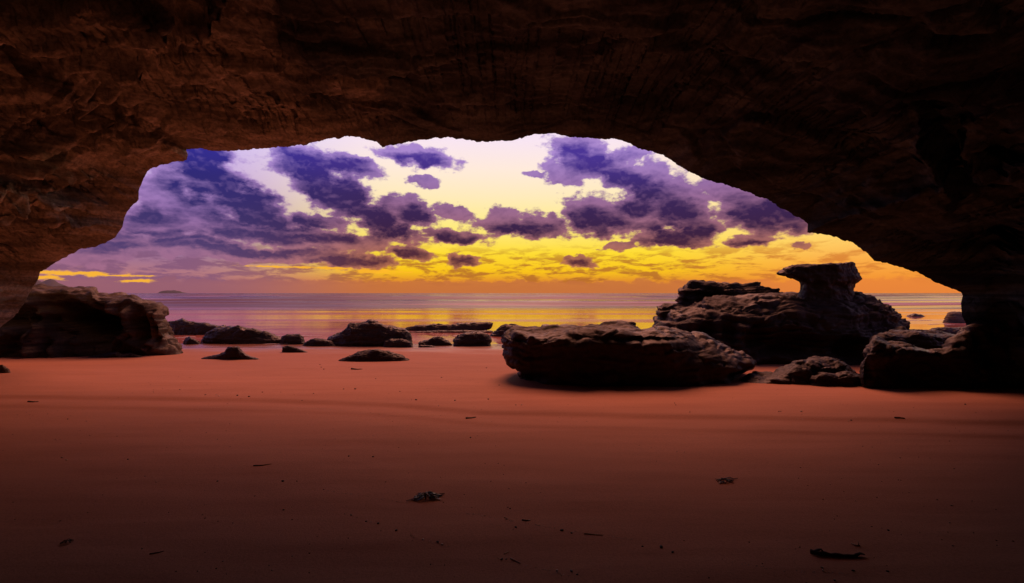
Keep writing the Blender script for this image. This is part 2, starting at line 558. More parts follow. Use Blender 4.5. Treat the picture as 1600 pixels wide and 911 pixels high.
k.put(b.inputs['Base Color'], k.mix(k.math('MULTIPLY', foam, 0.75), water, (0.62, 0.36, 0.46, 1)))
open_sea = k.step(k.math('ADD', spx.outputs[1], k.math('MULTIPLY', w1, 24.0)), 60, 78)
k.put(b.inputs['Roughness'], k.math('ADD', k.math('MULTIPLY', k.step(k.noise(k.mapping(pos, loc=(9, 5, 0), scale=(0.012, 0.20, 1)), 1.0, 4, 0.55, 0.3), 0.40, 0.66), 0.20), k.math('MULTIPLY', open_sea, k.step(k.noise(k.mapping(pos, loc=(4, 1, 0), scale=(0.004, 0.055, 1)), 1.0, 3, 0.5, 0.2), 0.40, 0.58, 0.10, 0.48))))
b.inputs['IOR'].default_value = 1.33
bp = k.n('ShaderNodeBump')
k.put(bp.inputs['Strength'], k.math('MULTIPLY_ADD', open_sea, 0.35, 0.14))
bp.inputs['Distance'].default_value = 0.14
k.put(bp.inputs['Height'], k.math('MULTIPLY_ADD', w2, 0.16, w1))
k.put(b.inputs['Normal'], bp.outputs[0])


def plain(name, c1, c2, rough=0.7, scale=30.0):
    m, k, b = new_mat(name)
    co = k.n('ShaderNodeTexCoord').outputs['Object']
    k.put(b.inputs['Base Color'], k.mix(k.noise(co, scale, 4, 0.6), c1, c2))
    b.inputs['Roughness'].default_value = rough
    return m


M_WEED = plain('dried_seaweed', (0.010, 0.007, 0.005, 1), (0.035, 0.022, 0.014, 1), 0.5)
M_WOOD = plain('dark_driftwood', (0.022, 0.014, 0.010, 1), (0.06, 0.04, 0.028, 1), 0.7)
M_STRAW = plain('pale_twig', (0.42, 0.28, 0.18, 1), (0.62, 0.46, 0.32, 1), 0.6)
M_PEB = plain('dark_pebble', (0.02, 0.014, 0.012, 1), (0.07, 0.05, 0.04, 1), 0.6)
M_SHELL = plain('pale_shell', (0.55, 0.40, 0.30, 1), (0.72, 0.58, 0.46, 1), 0.45)
M_FAR = plain('far_headland', (0.06, 0.055, 0.06, 1), (0.10, 0.085, 0.085, 1), 0.9, 0.01)

# ------------------------------------------------------------------ beach sheet
ny, nx = 420, 360
yy = np.concatenate([np.linspace(-16, 1.2, 40, endpoint=False), 1.2 * (60 / 1.2) ** np.linspace(0, 1, ny - 40)])
tt = np.linspace(-1, 1, nx)
wid = np.maximum(16.0, np.abs(yy) * 1.3 + 8)
X = (np.sign(tt) * np.abs(tt) ** 1.25)[:, None] * wid[None, :]
Y = np.repeat(yy[None, :], nx, 0)
Z = ground(X, Y)
mesh_obj('beach', np.stack([X, Y, Z], 2).reshape(-1, 3), grid_faces(nx, len(yy)), M_SAND)['kind'] = 'structure'

# ------------------------------------------------------------------ sea sheet with low swell, out to the horizon
ny, nx = 620, 240
yy = 13.0 * (30000 / 13.0) ** (np.linspace(0, 1, ny) ** 1.15)
wid = yy * 1.6 + 14
X = np.linspace(-1, 1, nx)[:, None] * wid[None, :]
Y = np.repeat(yy[None, :], nx, 0)
p = np.stack([X.ravel(), Y.ravel(), np.zeros(X.size)], 1)
yl = np.log(p[:, 1])
sw = pn(np.stack([p[:, 0] * 0.012, p[:, 1] * 0.055, yl * 0], 1)) * 0.80 + pn(np.stack([p[:, 0] * 0.03 + 9, p[:, 1] * 0.16, yl * 0], 1)) * 0.14
Z = SEA + (sw * sst(p[:, 1], 48, 80) * sst(p[:, 1], 900, 250)).reshape(X.shape)
mesh_obj('sea', np.stack([X, Y, Z], 2).reshape(-1, 3), grid_faces(nx, ny), M_SEA)['kind'] = 'structure'

# ------------------------------------------------------------------ cave: vault, walls and the cliff round its mouth
mouth = [(-60, 640, 12.2), (-48, 560, 12.4), (-10, 520, 12.6), (28, 490, 12.8), (44, 462, 12.8), (52, 448, 12.8), (60, 435, 12.7), (63, 425, 12.6),
         (79, 415, 12.5), (102, 402, 12.4), (125, 390, 12.3), (145, 386, 12.2), (165, 381, 12.1), (180, 371, 12.0),
         (191, 353, 11.9), (198, 331, 11.8), (210, 320, 11.7), (217, 312, 11.7), (217, 300, 11.6), (220, 290, 11.6), (225, 278, 11.5),
         (231, 268, 11.5), (249, 259, 11.4), (277, 253, 11.4), (292, 250, 11.3), (294, 243, 11.3), (291, 233, 11.3),
         (322, 234, 11.2), (351, 237, 11.1), (384, 234, 11.0), (444, 230, 10.9), (490, 224, 10.8), (523, 215, 10.7),
         (559, 214, 10.6), (589, 222, 10.5), (598, 230, 10.5), (628, 224, 10.4), (661, 218, 10.3), (700, 215, 10.2),
         (752, 222, 10.1), (790, 221, 10.0), (816, 216, 10.0), (835, 209, 9.9), (863, 208, 9.9), (888, 214, 9.8), (925, 216, 9.7),
         (970, 218, 9.6), (992, 229, 9.6), (1011, 236, 9.5), (1037, 242, 9.5), (1067, 262, 9.4), (1097, 279, 9.3),
         (1150, 294, 9.2), (1180, 305, 9.2), (1212, 319, 9.1), (1217, 322, 9.1), (1262, 350, 9.0), (1261, 363, 9.0),
         (1300, 369, 8.9), (1332, 380, 8.9), (1356, 397, 8.8), (1366, 408, 8.8), (1390, 414, 8.8), (1431, 425, 8.7),
         (1461, 442, 8.7), (1487, 451, 8.6), (1501, 455, 8.6), (1504, 463, 8.6), (1501, 476, 8.6), (1503, 492, 8.6),
         (1509, 508, 8.6), (1514, 530, 8.6), (1512, 560, 8.6), (1520, 600, 8.6), (1530, 660, 8.5)]
mp = np.array(mouth, float)
seg = np.hypot(np.diff(mp[:, 0]), np.diff(mp[:, 1]))
cum = np.concatenate([[0], np.cumsum(seg)])
NU = 1150
uu = np.linspace(0, cum[-1], NU)
mpx = np.interp(uu, cum, mp[:, 0])
mpy = np.interp(uu, cum, mp[:, 1])
md = np.interp(uu, cum, mp[:, 2])
# small jaggedness of the lip
q = np.stack([uu * 0.05, uu * 0, uu * 0], 1)
jag = (fbm(q, 4, 0.62) * 2.6 + fbm(q * 6 + 3, 3, 0.6) * 0.9) * sst(uu, 100, 200) * sst(uu, cum[-1] - 60, cum[-1] - 140)
mpy = mpy + jag
M3 = np.stack([(mpx - CX) / F * md, md, H + (HY - mpy) / F * md], 1)

t_in = np.concatenate([6.8 * np.linspace(0, 1, 215) ** 1.25, np.linspace(6.95, 22.0, 60)])
NV_IN = len(t_in)
rings = []
axis = np.array([0.0, 0.0, 0.3])
wup = np.clip((M3[:, 2] - 0.3) / 4.0, 0, 1)          # how much of a point belongs to the vault
for t in t_in:
    fr = min(t / 22.0, 1.0)
    y = M3[:, 1] + (-11.0 - M3[:, 1]) * fr
    grow = 1.0 + 0.05 * (1 - math.exp(-t / 1.6)) + 0.012 * t
    close = 1.0 - 0.94 * float(sst(np.array(fr), 0.72, 1.0)) ** 2
    x = M3[:, 0] * (grow if t < 10 else grow) * close
    zz = M3[:, 2] + wup * (0.10 * t * math.exp(-t / 14.0) + 0.22 * (1 - math.exp(-t / 0.7)))
    zz = 0.3 + (zz - 0.3) * close - 0.3 * (1 - close)
    rings.append(np.stack([x, y, zz], 1))
Pin = np.stack(rings, 1)                              # NU x NV x 3
ppx = CX + F * Pin[:, :, 0] / np.maximum(Pin[:, :, 1], 0.3)
ppy = HY - F * (Pin[:, :, 2] - H) / np.maximum(Pin[:, :, 1], 0.3)
front = Pin[:, :, 1] > 2.5
N = grid_normals(Pin)
ctr = np.array([0, 0, 1.5]) - Pin
if (N * ctr).sum() < 0:
    N = -N                                            # normals point into the cave
T = np.repeat(t_in[None, :], NU, 0)
pf = Pin.reshape(-1, 3)
wp = fbm(pf * 0.35 + 4, 3)
bed = pf[:, 2] * 0.85 - pf[:, 1] * 0.55 + 0.35 * wp + 0.05 * pf[:, 0]
leftness = sst(-pf[:, 0], 1.5, 6.0)
D = 0.16 * fbm(pf * 0.5, 3) + (0.07 + 0.11 * leftness) * strata(bed, pf, 2.0) \
    + 0.04 * ridged(pf * 1.4 + 3, 3) + 0.018 * fbm(np.stack([pf[:, 0] * 1.3, bed * 6, pf[:, 2] * 2], 1), 4, 0.62) + 0.03 * leftness * fbm(pf * 5, 3, 0.65)
cw = pf + 0.25 * np.stack([fbm(pf * 0.8 + 60, 2), fbm(pf * 0.8 + 70, 2), wp], 1)
cb = np.stack([cw[:, 0] * 0.55, (cw[:, 1] + cw[:, 2]) * 0.45, (bed + 0.15 * wp) * 1.7], 1)
l1, e1 = blocks(cb, 3)
l2, e2 = blocks(cb * np.array([2.6, 2.6, 3.0]) + 5, 9)
D = D + (0.20 + 0.20 * leftness) * l1 * sst(e1, 0, 0.12) + (0.012 + 0.10 * leftness) * l2 * sst(e2, 0, 0.15) - 0.05 * np.exp(-(e1 / 0.05) ** 2)
D = D - 0.14
D = D.reshape(NU, -1)


def polydist(px, py, line):
    """signed distance in px to a polyline (positive = below it / right-hand side) and fade at its ends"""
    best = np.full(px.shape, 1e9)
    sgn = np.zeros(px.shape)
    for (x0, y0), (x1, y1) in zip(line[:-1], line[1:]):
        dx, dy = x1 - x0, y1 - y0
        L2 = dx * dx + dy * dy
        s = np.clip(((px - x0) * dx + (py - y0) * dy) / L2, 0, 1)
        ex, ey = px - (x0 + s * dx), py - (y0 + s * dy)
        d = np.hypot(ex, ey)
        c = dx * (py - y0) - dy * (px - x0)
        m = d < best
        best[m] = d[m]
        sgn[m] = np.sign(c[m])
    xs = [a for a, _ in line]
    ys = [a for _, a in line]
    over = np.maximum(np.maximum(min(xs) - px, px - max(xs)), 0) + np.maximum(np.maximum(min(ys) - 60 - py, py - max(ys) - 60), 0)
    return best * sgn, np.exp(-(over / 25.0) ** 2)


wob = (fbm(np.stack([ppx.ravel() * 0.03, ppy.ravel() * 0.03, ppx.ravel() * 0], 1), 4, 0.6) * 7).reshape(ppx.shape)
ledges = [  # line (px), lip height m, recess m, fade above px, fade below px
    ([(-60, 54), (60, 50), (110, 40), (150, 38), (200, 34), (235, 30), (250, 20)], 0.30, 0.55, 45, 50),
    ([(-60, 200), (0, 186), (50, 172), (90, 160), (130, 144), (180, 128), (260, 105), (285, 65), (350, 2)], 0.20, 0.24, 30, 26),
    ([(-60, 232), (20, 214), (80, 196), (150, 170), (164, 164)], 0.16, 0.30, 16, 26),
    ([(-60, 282), (0, 272), (60, 268), (110, 240), (170, 212), (200, 190)], 0.16, 0.26, 22, 26),
    ([(-60, 330), (60, 312), (110, 306), (160, 290), (200, 265), (230, 250)], 0.12, 0.20, 18, 24),
    ([(-60, 375), (20, 360), (50, 340), (62, 325), (90, 335)], 0.12, 0.22, 14, 30),
    ([(200, 248), (240, 215), (270, 204), (310, 208), (360, 205)], 0.10, 0.16, 16, 20),
    ([(380, 26), (460, 34), (600, 40), (760, 30)], 0.06, 0.10, 18, 20),
    ([(300, 110), (380, 118), (500, 112), (640, 120)], 0.05, 0.09, 18, 20),
    ([(420, 165), (560, 172), (700, 165), (860, 172), (1000, 168)], 0.04, 0.08, 16, 18),
    ([(900, 80), (1050, 92), (1180, 90), (1350, 84)], 0.05, 0.12, 20, 26),
    ([(1160, 265), (1230, 300), (1290, 312), (1350, 325)], 0.06, 0.10, 14, 18),
    ([(1440, 222), (1462, 254), (1464, 284), (1476, 304)], -0.16, -0.24, 20, 30),
    ([(1500, 246), (1500, 285), (1530, 298), (1600, 300)], 0.12, 0.20, 18, 26),
    ([(1300, 180), (1420, 150), (1560, 170), (1660, 160)], 0.08, 0.16, 22, 30),
]
for line, up, rec, wu, wd in ledges:
    sd, fade = polydist(ppx + wob, ppy + wob * 0.6, line)
    s = 1.0
    if up < 0:
        sd = -sd
        up, rec = -up, -rec
    prof = np.where(sd < 0, up * np.exp(sd / wu), -rec * np.exp(-sd / wd)) * sst(np.abs(sd), -1, 3)
    D += np.where(front, prof * fade * 1.45, 0)
pits = [(78, 76, 48, 20, .45), (195, 66, 48, 18, .5), (1480, 270, 16, 26, .35), (1545, 270, 34, 22, .35), (1420, 190, 40, 26, .2),
        (40, 345, 34, 16, .3), (20, 400, 40, 24, .35), (70, 375, 26, 14, .2), (165, 195, 14, 10, .3), (1540, 400, 40, 40, .3),
        (1560, 500, 26, 34, .3), (30, 300, 60, 16, .3), (120, 285, 30, 8, .15), (300, 150, 30, 10, .1), (1120, 120, 60, 20, .15)]
for (a, b_, rx, ry, dp) in pits:
    g = np.exp(-(((ppx + wob - a) / rx) ** 2 + ((ppy + wob - b_) / ry) ** 2) ** 1.5)
    D -= np.where(front, dp * g, 0)
lim = 0.02 + 0.22 * T
D = np.clip(D, -3.0, 0) * sst(T, -0.1, 0.9) + np.minimum(np.clip(D, 0, 2), lim) * sst(T, 0.0, 0.8)
Pin = Pin + N * D[:, :, None]

# outer shell: lip, cliff face, then back over the roof
outs = []
for (sc, dy, up) in [(1.012, 0.10, 0.03), (1.05, 0.16, 0.10), (1.12, 0.15, 0.2), (1.25, 0.05, 0.5), (1.5, -0.1, 1.2), (1.9, -0.6, 2.4), (2.3, -1.6, 3.2),
                     (2.5, -4, 3.4), (2.5, -9, 3.4), (2.4, -16, 3.2), (2.0, -22, 2.6), (0.4, -26, 0.0)]:
    x = M3[:, 0] * sc
    z = 0.3 + (M3[:, 2] - 0.3) * (1 + (sc - 1) * 0.7) + up * wup
    y = M3[:, 1] + dy if dy > -12 else np.full(NU, 10.0 + dy)
    o3 = np.stack([x, y, z], 1)
    o3 += (fbm(o3 * 0.4 + 9, 3) * min(0.5, (sc - 1) * 1.0))[:, None] * np.array([0.4, 1.0, 0.5])
    outs.append(o3)
Pall = np.concatenate([np.stack(outs[::-1], 1), Pin], 1)
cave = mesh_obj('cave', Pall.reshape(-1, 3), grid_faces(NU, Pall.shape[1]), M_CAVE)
cave['kind'] = 'structure'


# ------------------------------------------------------------------ rocks
def loft(outline, base, tf, tb, p=2.6, sea=False, dc=None, sink=0.3, ax=None, zk=None):
    """closed body from a silhouette (px): widest at its own depth, drawn in towards front and back"""
    xm = 0.5 * (outline[0][0] + outline[-1][0])
    g = gp(xm, base)
    if dc is None:
        dc = g[1] + tf * 0.85
    o = np.array(outline, float)
    s = (o[:, 0] - CX) / F * dc
    z = H + (HY - o[:, 1]) / F * dc
    zg = max(float(ground(np.array([np.mean(s)]), np.array([dc]))[0]), -1.0)
    s = np.concatenate([s, [s[-1], s[0]]])
    z = np.concatenate([z, [min(zg, z[-1]) - sink, min(zg, z[0]) - sink]])
    cx_, cz_ = (0.5 * (s.min() + s.max()) if ax is None else (ax - CX) / F * dc), zg - sink
    rings = []
    ts = np.sin(np.linspace(-1, 1, 19) * pi / 2) * 0.985
    for t in ts:
        kk = (1 - abs(t) ** p) ** (1 / p)
        y = dc + t * (tf if t < 0 else tb)
        kz = kk if p <= 3 else 0.25 * (1 - abs(t) ** 4) + 0.75 * kk
        if zk is not None:
            kz = 1 - zk * (1 - kk)
        rings.append(np.stack([cx_ * (y / dc) + (s - cx_) * kk * min(1.0, y / dc), np.full(len(s), y), cz_ + (z - cz_) * kz], 1))
    n = len(s)
    V = np.concatenate(rings)
    Fc = []
    for r in range(len(ts) - 1):
        for i in range(n):
            j = (i + 1) % n
            Fc.append((r * n + i, r * n + j, (r + 1) * n + j, (r + 1) * n + i))
    Fc.append(tuple(range(n))[::-1])
    Fc.append(tuple((len(ts) - 1) * n + i for i in range(n)))
    return V, Fc, dc


def fuse(bodies, voxel):
    V, Fc, off = [], [], 0
    for v, f in bodies:
        V.append(v)
        Fc += [tuple(i + off for i in q) for q in f]
        off += len(v)
    me = bpy.data.meshes.new('tmp')
    me.from_pydata([tuple(a) for a in np.concatenate(V)], [], Fc)
    bm = bmesh.new()
    bm.from_mesh(me)
    bmesh.ops.recalc_face_normals(bm, faces=bm.faces)
    bm.to_mesh(me)
    bm.free()
    ob = bpy.data.objects.new('tmp', me)
    COL.objects.link(ob)
    md_ = ob.modifiers.new('r', 'REMESH')
    md_.mode = 'VOXEL'
    md_.voxel_size = voxel
    sm = ob.modifiers.new('s', 'SMOOTH')
    sm.iterations = 3
    dg = bpy.context.evaluated_depsgraph_get()
    ev = ob.evaluated_get(dg)
    m2 = ev.to_mesh()
    nv = len(m2.vertices)
    co = np.empty(nv * 3, np.float32)
    m2.vertices.foreach_get('co', co)
    no = np.empty(nv * 3, np.float32)
    m2.vertices.foreach_get('normal', no)
    faces = [tuple(q.vertices) for q in m2.polygons]
    ev.to_mesh_clear()
    bpy.data.objects.remove(ob)
    bpy.data.meshes.remove(me)
    return co.reshape(-1, 3), no.reshape(-1, 3), faces


def mesh_normals(co, faces):
    fa = np.array([q[:4] if len(q) >= 4 else (q[0], q[1], q[2], q[2]) for q in faces])
    a, b_, c, d = (co[fa[:, i]] for i in range(4))
    n = np.cross(c - a, d - b_)
    vn = np.zeros_like(co)
    for i in range(4):
        np.add.at(vn, fa[:, i], n)
    return vn / (np.linalg.norm(vn, axis=1, keepdims=True) + 1e-9)


def carve(co, no, scale, strat, seed, pits=(), dip=0.05, fine=1.0, bedf=1.0):
    """weather a body: broad swelling, beds, cracks, then hollows (px) eaten into the face"""
    p = co + seed * 3.7
    w = co[:, 2] * 2.2 / scale * bedf + dip * co[:, 0] + 0.35 * fbm(p * 0.9 / scale, 3)
    d = 0.10 * scale * fbm(p * 1.1 / scale, 3) + 0.010 * scale * ridged(p * 2.0 / scale, 3) - 0.01 * scale
    co = co + no * d[:, None]
    hz_ = np.sqrt(np.clip(1 - no[:, 2] ** 2, 0, 1))
    st = strat * scale * strata(w, co, seed, 0.2) * (0.25 + 0.75 * hz_)
    crack = np.abs(pn(p * np.array([1.6, 1.6, 0.8]) / scale + 20)) / 0.05
    st = st - 0.025 * scale * np.exp(-crack ** 2)
    lv, ed = blocks((co + 0.12 * scale * fbm(p * 1.5 / scale, 2)[:, None]) * np.array([1.5, 1.5, 2.8]) / scale, int(seed * 10))
    st = st + 0.12 * scale * lv * sst(ed, 0.0, 0.22) - 0.03 * scale * np.exp(-(ed / 0.07) ** 2)
    st = st + fine * 0.013 * scale * fbm(p * 6 / scale, 5, 0.6)
    co = co + no * st[:, None]
    for (a, b_, rx, ry, dp) in pits:
        yy_ = np.maximum(co[:, 1], 0.3)
        qx = CX + F * co[:, 0] / yy_
        qy = HY - F * (co[:, 2] - H) / yy_
        wv = pn(co * 2.5 + 50) * 5
        g = np.exp(-(((qx + wv - a) / rx) ** 2 + ((qy + wv - b_) / ry) ** 2) ** 1.6)
        co = co + np.stack([g * 0, g * dp * np.clip(-no[:, 1] * 1.5, 0, 1), g * 0], 1)
    return co


def ribs(co, no, lines, h, w):
    """raised ribs between hollows: lines in px, pushed out of the face"""
    yy_ = np.maximum(co[:, 1], 0.3)
    qx = CX + F * co[:, 0] / yy_
    qy = HY - F * (co[:, 2] - H) / yy_
    wv = pn(co * 2.0 + 30) * 3
    for ln in lines:
        sd, fd = polydist(qx + wv, qy + wv, ln)
        g = np.exp(-(sd / w) ** 2) * fd * np.clip(-no[:, 1] * 1.5 + 0.2, 0, 1)
        co = co - np.stack([g * 0, g * h, g * 0], 1)
    return co


def rock(name, label, cat, bodies, voxel, scale, strat=0.05, seed=1.0, pits=(), mat=None, group=None, parent=None, dip=0.05, fine=1.0, bedf=1.0, rib=()):
    co, no, faces = fuse([(v, f) for v, f, _ in bodies], voxel)
    co = carve(co, no, scale, strat, seed, pits, dip, fine, bedf)
    if rib:
        co = ribs(co, no, rib, 0.30, 5.0)
    ctr = np.array([0.5 * (co[:, 0].min() + co[:, 0].max()), 0.5 * (co[:, 1].min() + co[:, 1].max()), 0.0])
    if parent is None:
        zc = np.array([0, 0, float(ground(ctr[:1], ctr[1:2])[0])])
    else:
        zc = np.zeros(3)
        ctr = np.zeros(3)
    ob = mesh_obj(name, co - ctr - zc, faces, mat or M_ROCK, parent)
    if parent is None:
        ob.location = ctr + zc
        tag(ob, label, cat, group)
    return ob


# the long ledge of rock outside the left wall, hollowed by the sea
b1 = loft([(-40, 560), (-30, 470), (20, 452), (62, 447), (90, 449), (118, 451), (145, 453), (155, 461), (205, 462), (222, 470), (246, 473), (260, 479), (264, 488), (262, 500), (268, 524), (284, 540)],
          556, 1.3, 3.5, p=4.0, dc=14.6)
b2 = loft([(-60, 570), (-50, 520), (10, 505), (60, 500), (100, 516), (128, 530), (136, 556)], 558, 0.9, 1.6, p=3.0)
b3 = loft([(150, 548), (162, 480), (185, 470), (230, 480), (258, 500), (270, 528), (284, 543)], 548, 0.7, 1.5, p=2.8)
rock('eroded_ledge', 'long hollowed sandstone ledge running out to sea from the left cave wall', 'rock ledge',
     [b1, b2, b3], 0.04, 0.9, 0.05, 1.3,
     [(92, 505, 34, 34, 1.3), (150, 512, 22, 30, 1.5), (20, 540, 18, 16, .6), (72, 540, 12, 14, .6), (215, 510, 12, 22, .7), (30, 500, 26, 18, .8),
      (243, 512, 7, 20, .5), (186, 520, 5, 26, .4), (200, 528, 4, 20, .35), (228, 530, 5, 14, .35), (110, 480, 26, 7, .3), (60, 480, 26, 8, .3)], M_PALE, fine=0.7,
     rib=[[(178, 476), (176, 500), (190, 524), (225, 541)], [(200, 488), (206, 514), (236, 535)], [(250, 492), (258, 520), (276, 536)], [(20, 516), (40, 530), (52, 554)],
          [(104, 488), (120, 518), (128, 550)], [(30, 470), (70, 486), (100, 486)], [(84, 528), (92, 555)], [(60, 492), (66, 512), (58, 530)]])

# flat boulder in the middle of the sand
bb = loft([(800, 598), (812, 578), (790, 560), (785, 540), (786, 522), (800, 514), (850, 513), (900, 512), (960, 510), (1010, 513), (1060, 516), (1100, 526), (1132, 541), (1158, 553), (1171, 566), (1170, 580), (1150, 600)],
          601, 1.25, 1.35, p=3.6, zk=0.3)
bb2 = loft([(905, 520), (930, 509), (975, 505), (995, 503), (998, 510), (1010, 520)], 560, 0.4, 0.3, dc=bb[2] + 0.8)
rock('flat_boulder', 'big low flat-topped boulder in the middle of the sand, undercut at its left end', 'boulder', [bb, bb2], 0.028, 0.8, 0.045, 2.1,
     [(800, 590, 26, 12, .5), (830, 592, 30, 7, .3), (1165, 590, 26, 10, .5), (905, 575, 40, 14, .15), (1010, 530, 60, 5, .15)], M_ROCK, bedf=1.2)

# mushroom-shaped outcrop on the right: body with ledges, pedestal and cap
root = bpy.data.objects.new('mushroom_outcrop', None)
COL.objects.link(root)
tag(root, 'large layered rock outcrop with a flat mushroom-like cap at the right of the shore', 'rock outcrop')
o1 = loft([(1010, 516), (1030, 500), (1040, 492), (1056, 480), (1085, 476), (1100, 466), (1130, 461), (1180, 460), (1230, 460), (1290, 459), (1345, 457), (1376, 468), (1402, 486), (1416, 505), (1428, 525), (1432, 548)],
          562, 2.4, 1.6, p=2.7, dc=13.6, ax=1260)
o2 = loft([(1056, 490), (1060, 462), (1064, 448), (1080, 441), (1120, 442), (1165, 443), (1186, 441), (1192, 446), (1215, 452), (1225, 480)], 520, 0.8, 1.2, p=3.4, dc=14.4)
o3 = loft([(1150, 562), (1160, 500), (1172, 492), (1230, 485), (1300, 490), (1350, 505), (1385, 530), (1400, 560)], 564, 0.9, 2.0, p=3.0)
o4 = loft([(1020, 520), (1028, 478), (1036, 473), (1058, 477), (1090, 500), (1100, 530)], 530, 0.7, 0.8, p=3.0, dc=13.8)
o5 = loft([(1320, 562), (1345, 528), (1395, 515), (1430, 521), (1465, 527), (1500, 534), (1510, 562)], 570, 0.8, 1.4, p=3.2)
body = rock('outcrop_body', None, None, [o1, o2, o3, o4, o5], 0.035, 1.0, 0.085, 3.2,
            [(1110, 520, 16, 18, .3), (1145, 520, 12, 20, .3), (1185, 530, 18, 22, .4), (1250, 540, 60, 16, .5), (1330, 545, 26, 16, .5), (1110, 465, 32, 9, .25)],
            M_ROCK, parent=root, bedf=1.5)
c1 = loft([(1240, 474), (1252, 452), (1252, 442), (1240, 434), (1212, 427.5), (1222, 421), (1236, 415), (1262, 414), (1300, 412), (1336, 411), (1339, 424), (1347, 436), (1334, 443), (1332, 454), (1346, 474)],
          480, 0.75, 0.9, p=3.0, dc=13.0, sink=0.0, zk=0.06)
rock('outcrop_cap', None, None, [c1], 0.024, 0.35, 0.03, 4.4, [(1278, 446, 12, 6, .15), (1312, 448, 10, 5, .12)], M_ROCK, parent=root, bedf=0.8)

# boulders along the right wall
r1 = loft([(1158, 592), (1172, 586), (1200, 584), (1218, 576), (1240, 565), (1270, 560), (1300, 559), (1316, 565), (1334, 578), (1345, 590)], 600, 0.55, 0.7, p=2.6)
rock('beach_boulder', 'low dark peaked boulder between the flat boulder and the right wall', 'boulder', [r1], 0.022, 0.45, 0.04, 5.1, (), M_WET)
r2 = loft([(1262, 600), (1268, 586), (1285, 581), (1310, 583), (1325, 581), (1345, 588), (1360, 602)], 604, 0.3, 0.4, p=2.8)
rock('beach_boulder', 'small dark flat boulder in front of the peaked one at the right', 'boulder', [r2], 0.018, 0.3, 0.04, 6.1, (), M_WET)
r3 = loft([(1343, 606), (1345, 575), (1352, 548), (1364, 530), (1380, 537), (1420, 545), (1450, 552), (1490, 546), (1530, 535), (1545, 606)], 606, 0.35, 1.1, p=4.2)
r3b = loft([(1356, 560), (1362, 530), (1385, 519), (1440, 517), (1500, 520), (1530, 540)], 560, 0.5, 1.0, p=3.2, dc=10.4)
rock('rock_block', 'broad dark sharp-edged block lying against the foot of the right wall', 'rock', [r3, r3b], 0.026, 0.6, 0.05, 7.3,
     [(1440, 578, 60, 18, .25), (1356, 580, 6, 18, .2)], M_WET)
r4 = loft([(1476, 606), (1478, 560), (1482, 532), (1496, 520), (1520, 505), (1550, 500), (1600, 480), (1660, 470), (1680, 606)], 607, 0.5, 1.5, p=3.2)
rock('pitted_boulder', 'tall pitted and hollowed boulder at the right edge, at the wall foot', 'boulder', [r4], 0.028, 0.7, 0.03, 8.3,
     [(1500, 545, 8, 9, .2), (1520, 575, 16, 16, .4), (1550, 560, 16, 14, .4), (1580, 590, 20, 14, .4), (1530, 535, 8, 12, .25), (1560, 525, 8, 10, .25),
      (1590, 545, 12, 16, .35), (1500, 590, 12, 12, .3), (1575, 505, 10, 12, .2)], M_ROCK)
r5 = loft([(1450, 526), (1456, 514), (1466, 511), (1490, 513), (1515, 511), (1525, 526)], 528, 0.4, 0.6, p=2.8, sea=True)
rock('shore_boulder', 'low dark wet rock in the gap between the outcrop and right wall', 'rock', [r5], 0.03, 0.5, 0.05, 9.3, (), M_WET)
r6 = loft([(1474, 504), (1478, 494), (1486, 489), (1500, 490), (1512, 494), (1520, 504)], 505, 0.8, 1.0, p=2.8)
rock('sea_rock', 'grey rock standing in the sea just beside the right cave wall', 'rock', [r6], 0.06, 0.8, 0.05, 9.9, (), M_PALE)
r7 = loft([(1414, 494.5), (1420, 492), (1430, 490), (1440, 492), (1446, 494.5)], 495, 0.8, 0.9, p=2.4)
rock('sea_rock', 'tiny dark reef awash in the sea right of the outcrop', 'rock', [r7], 0.06, 0.5, 0.04, 10.9, (), M_WET)

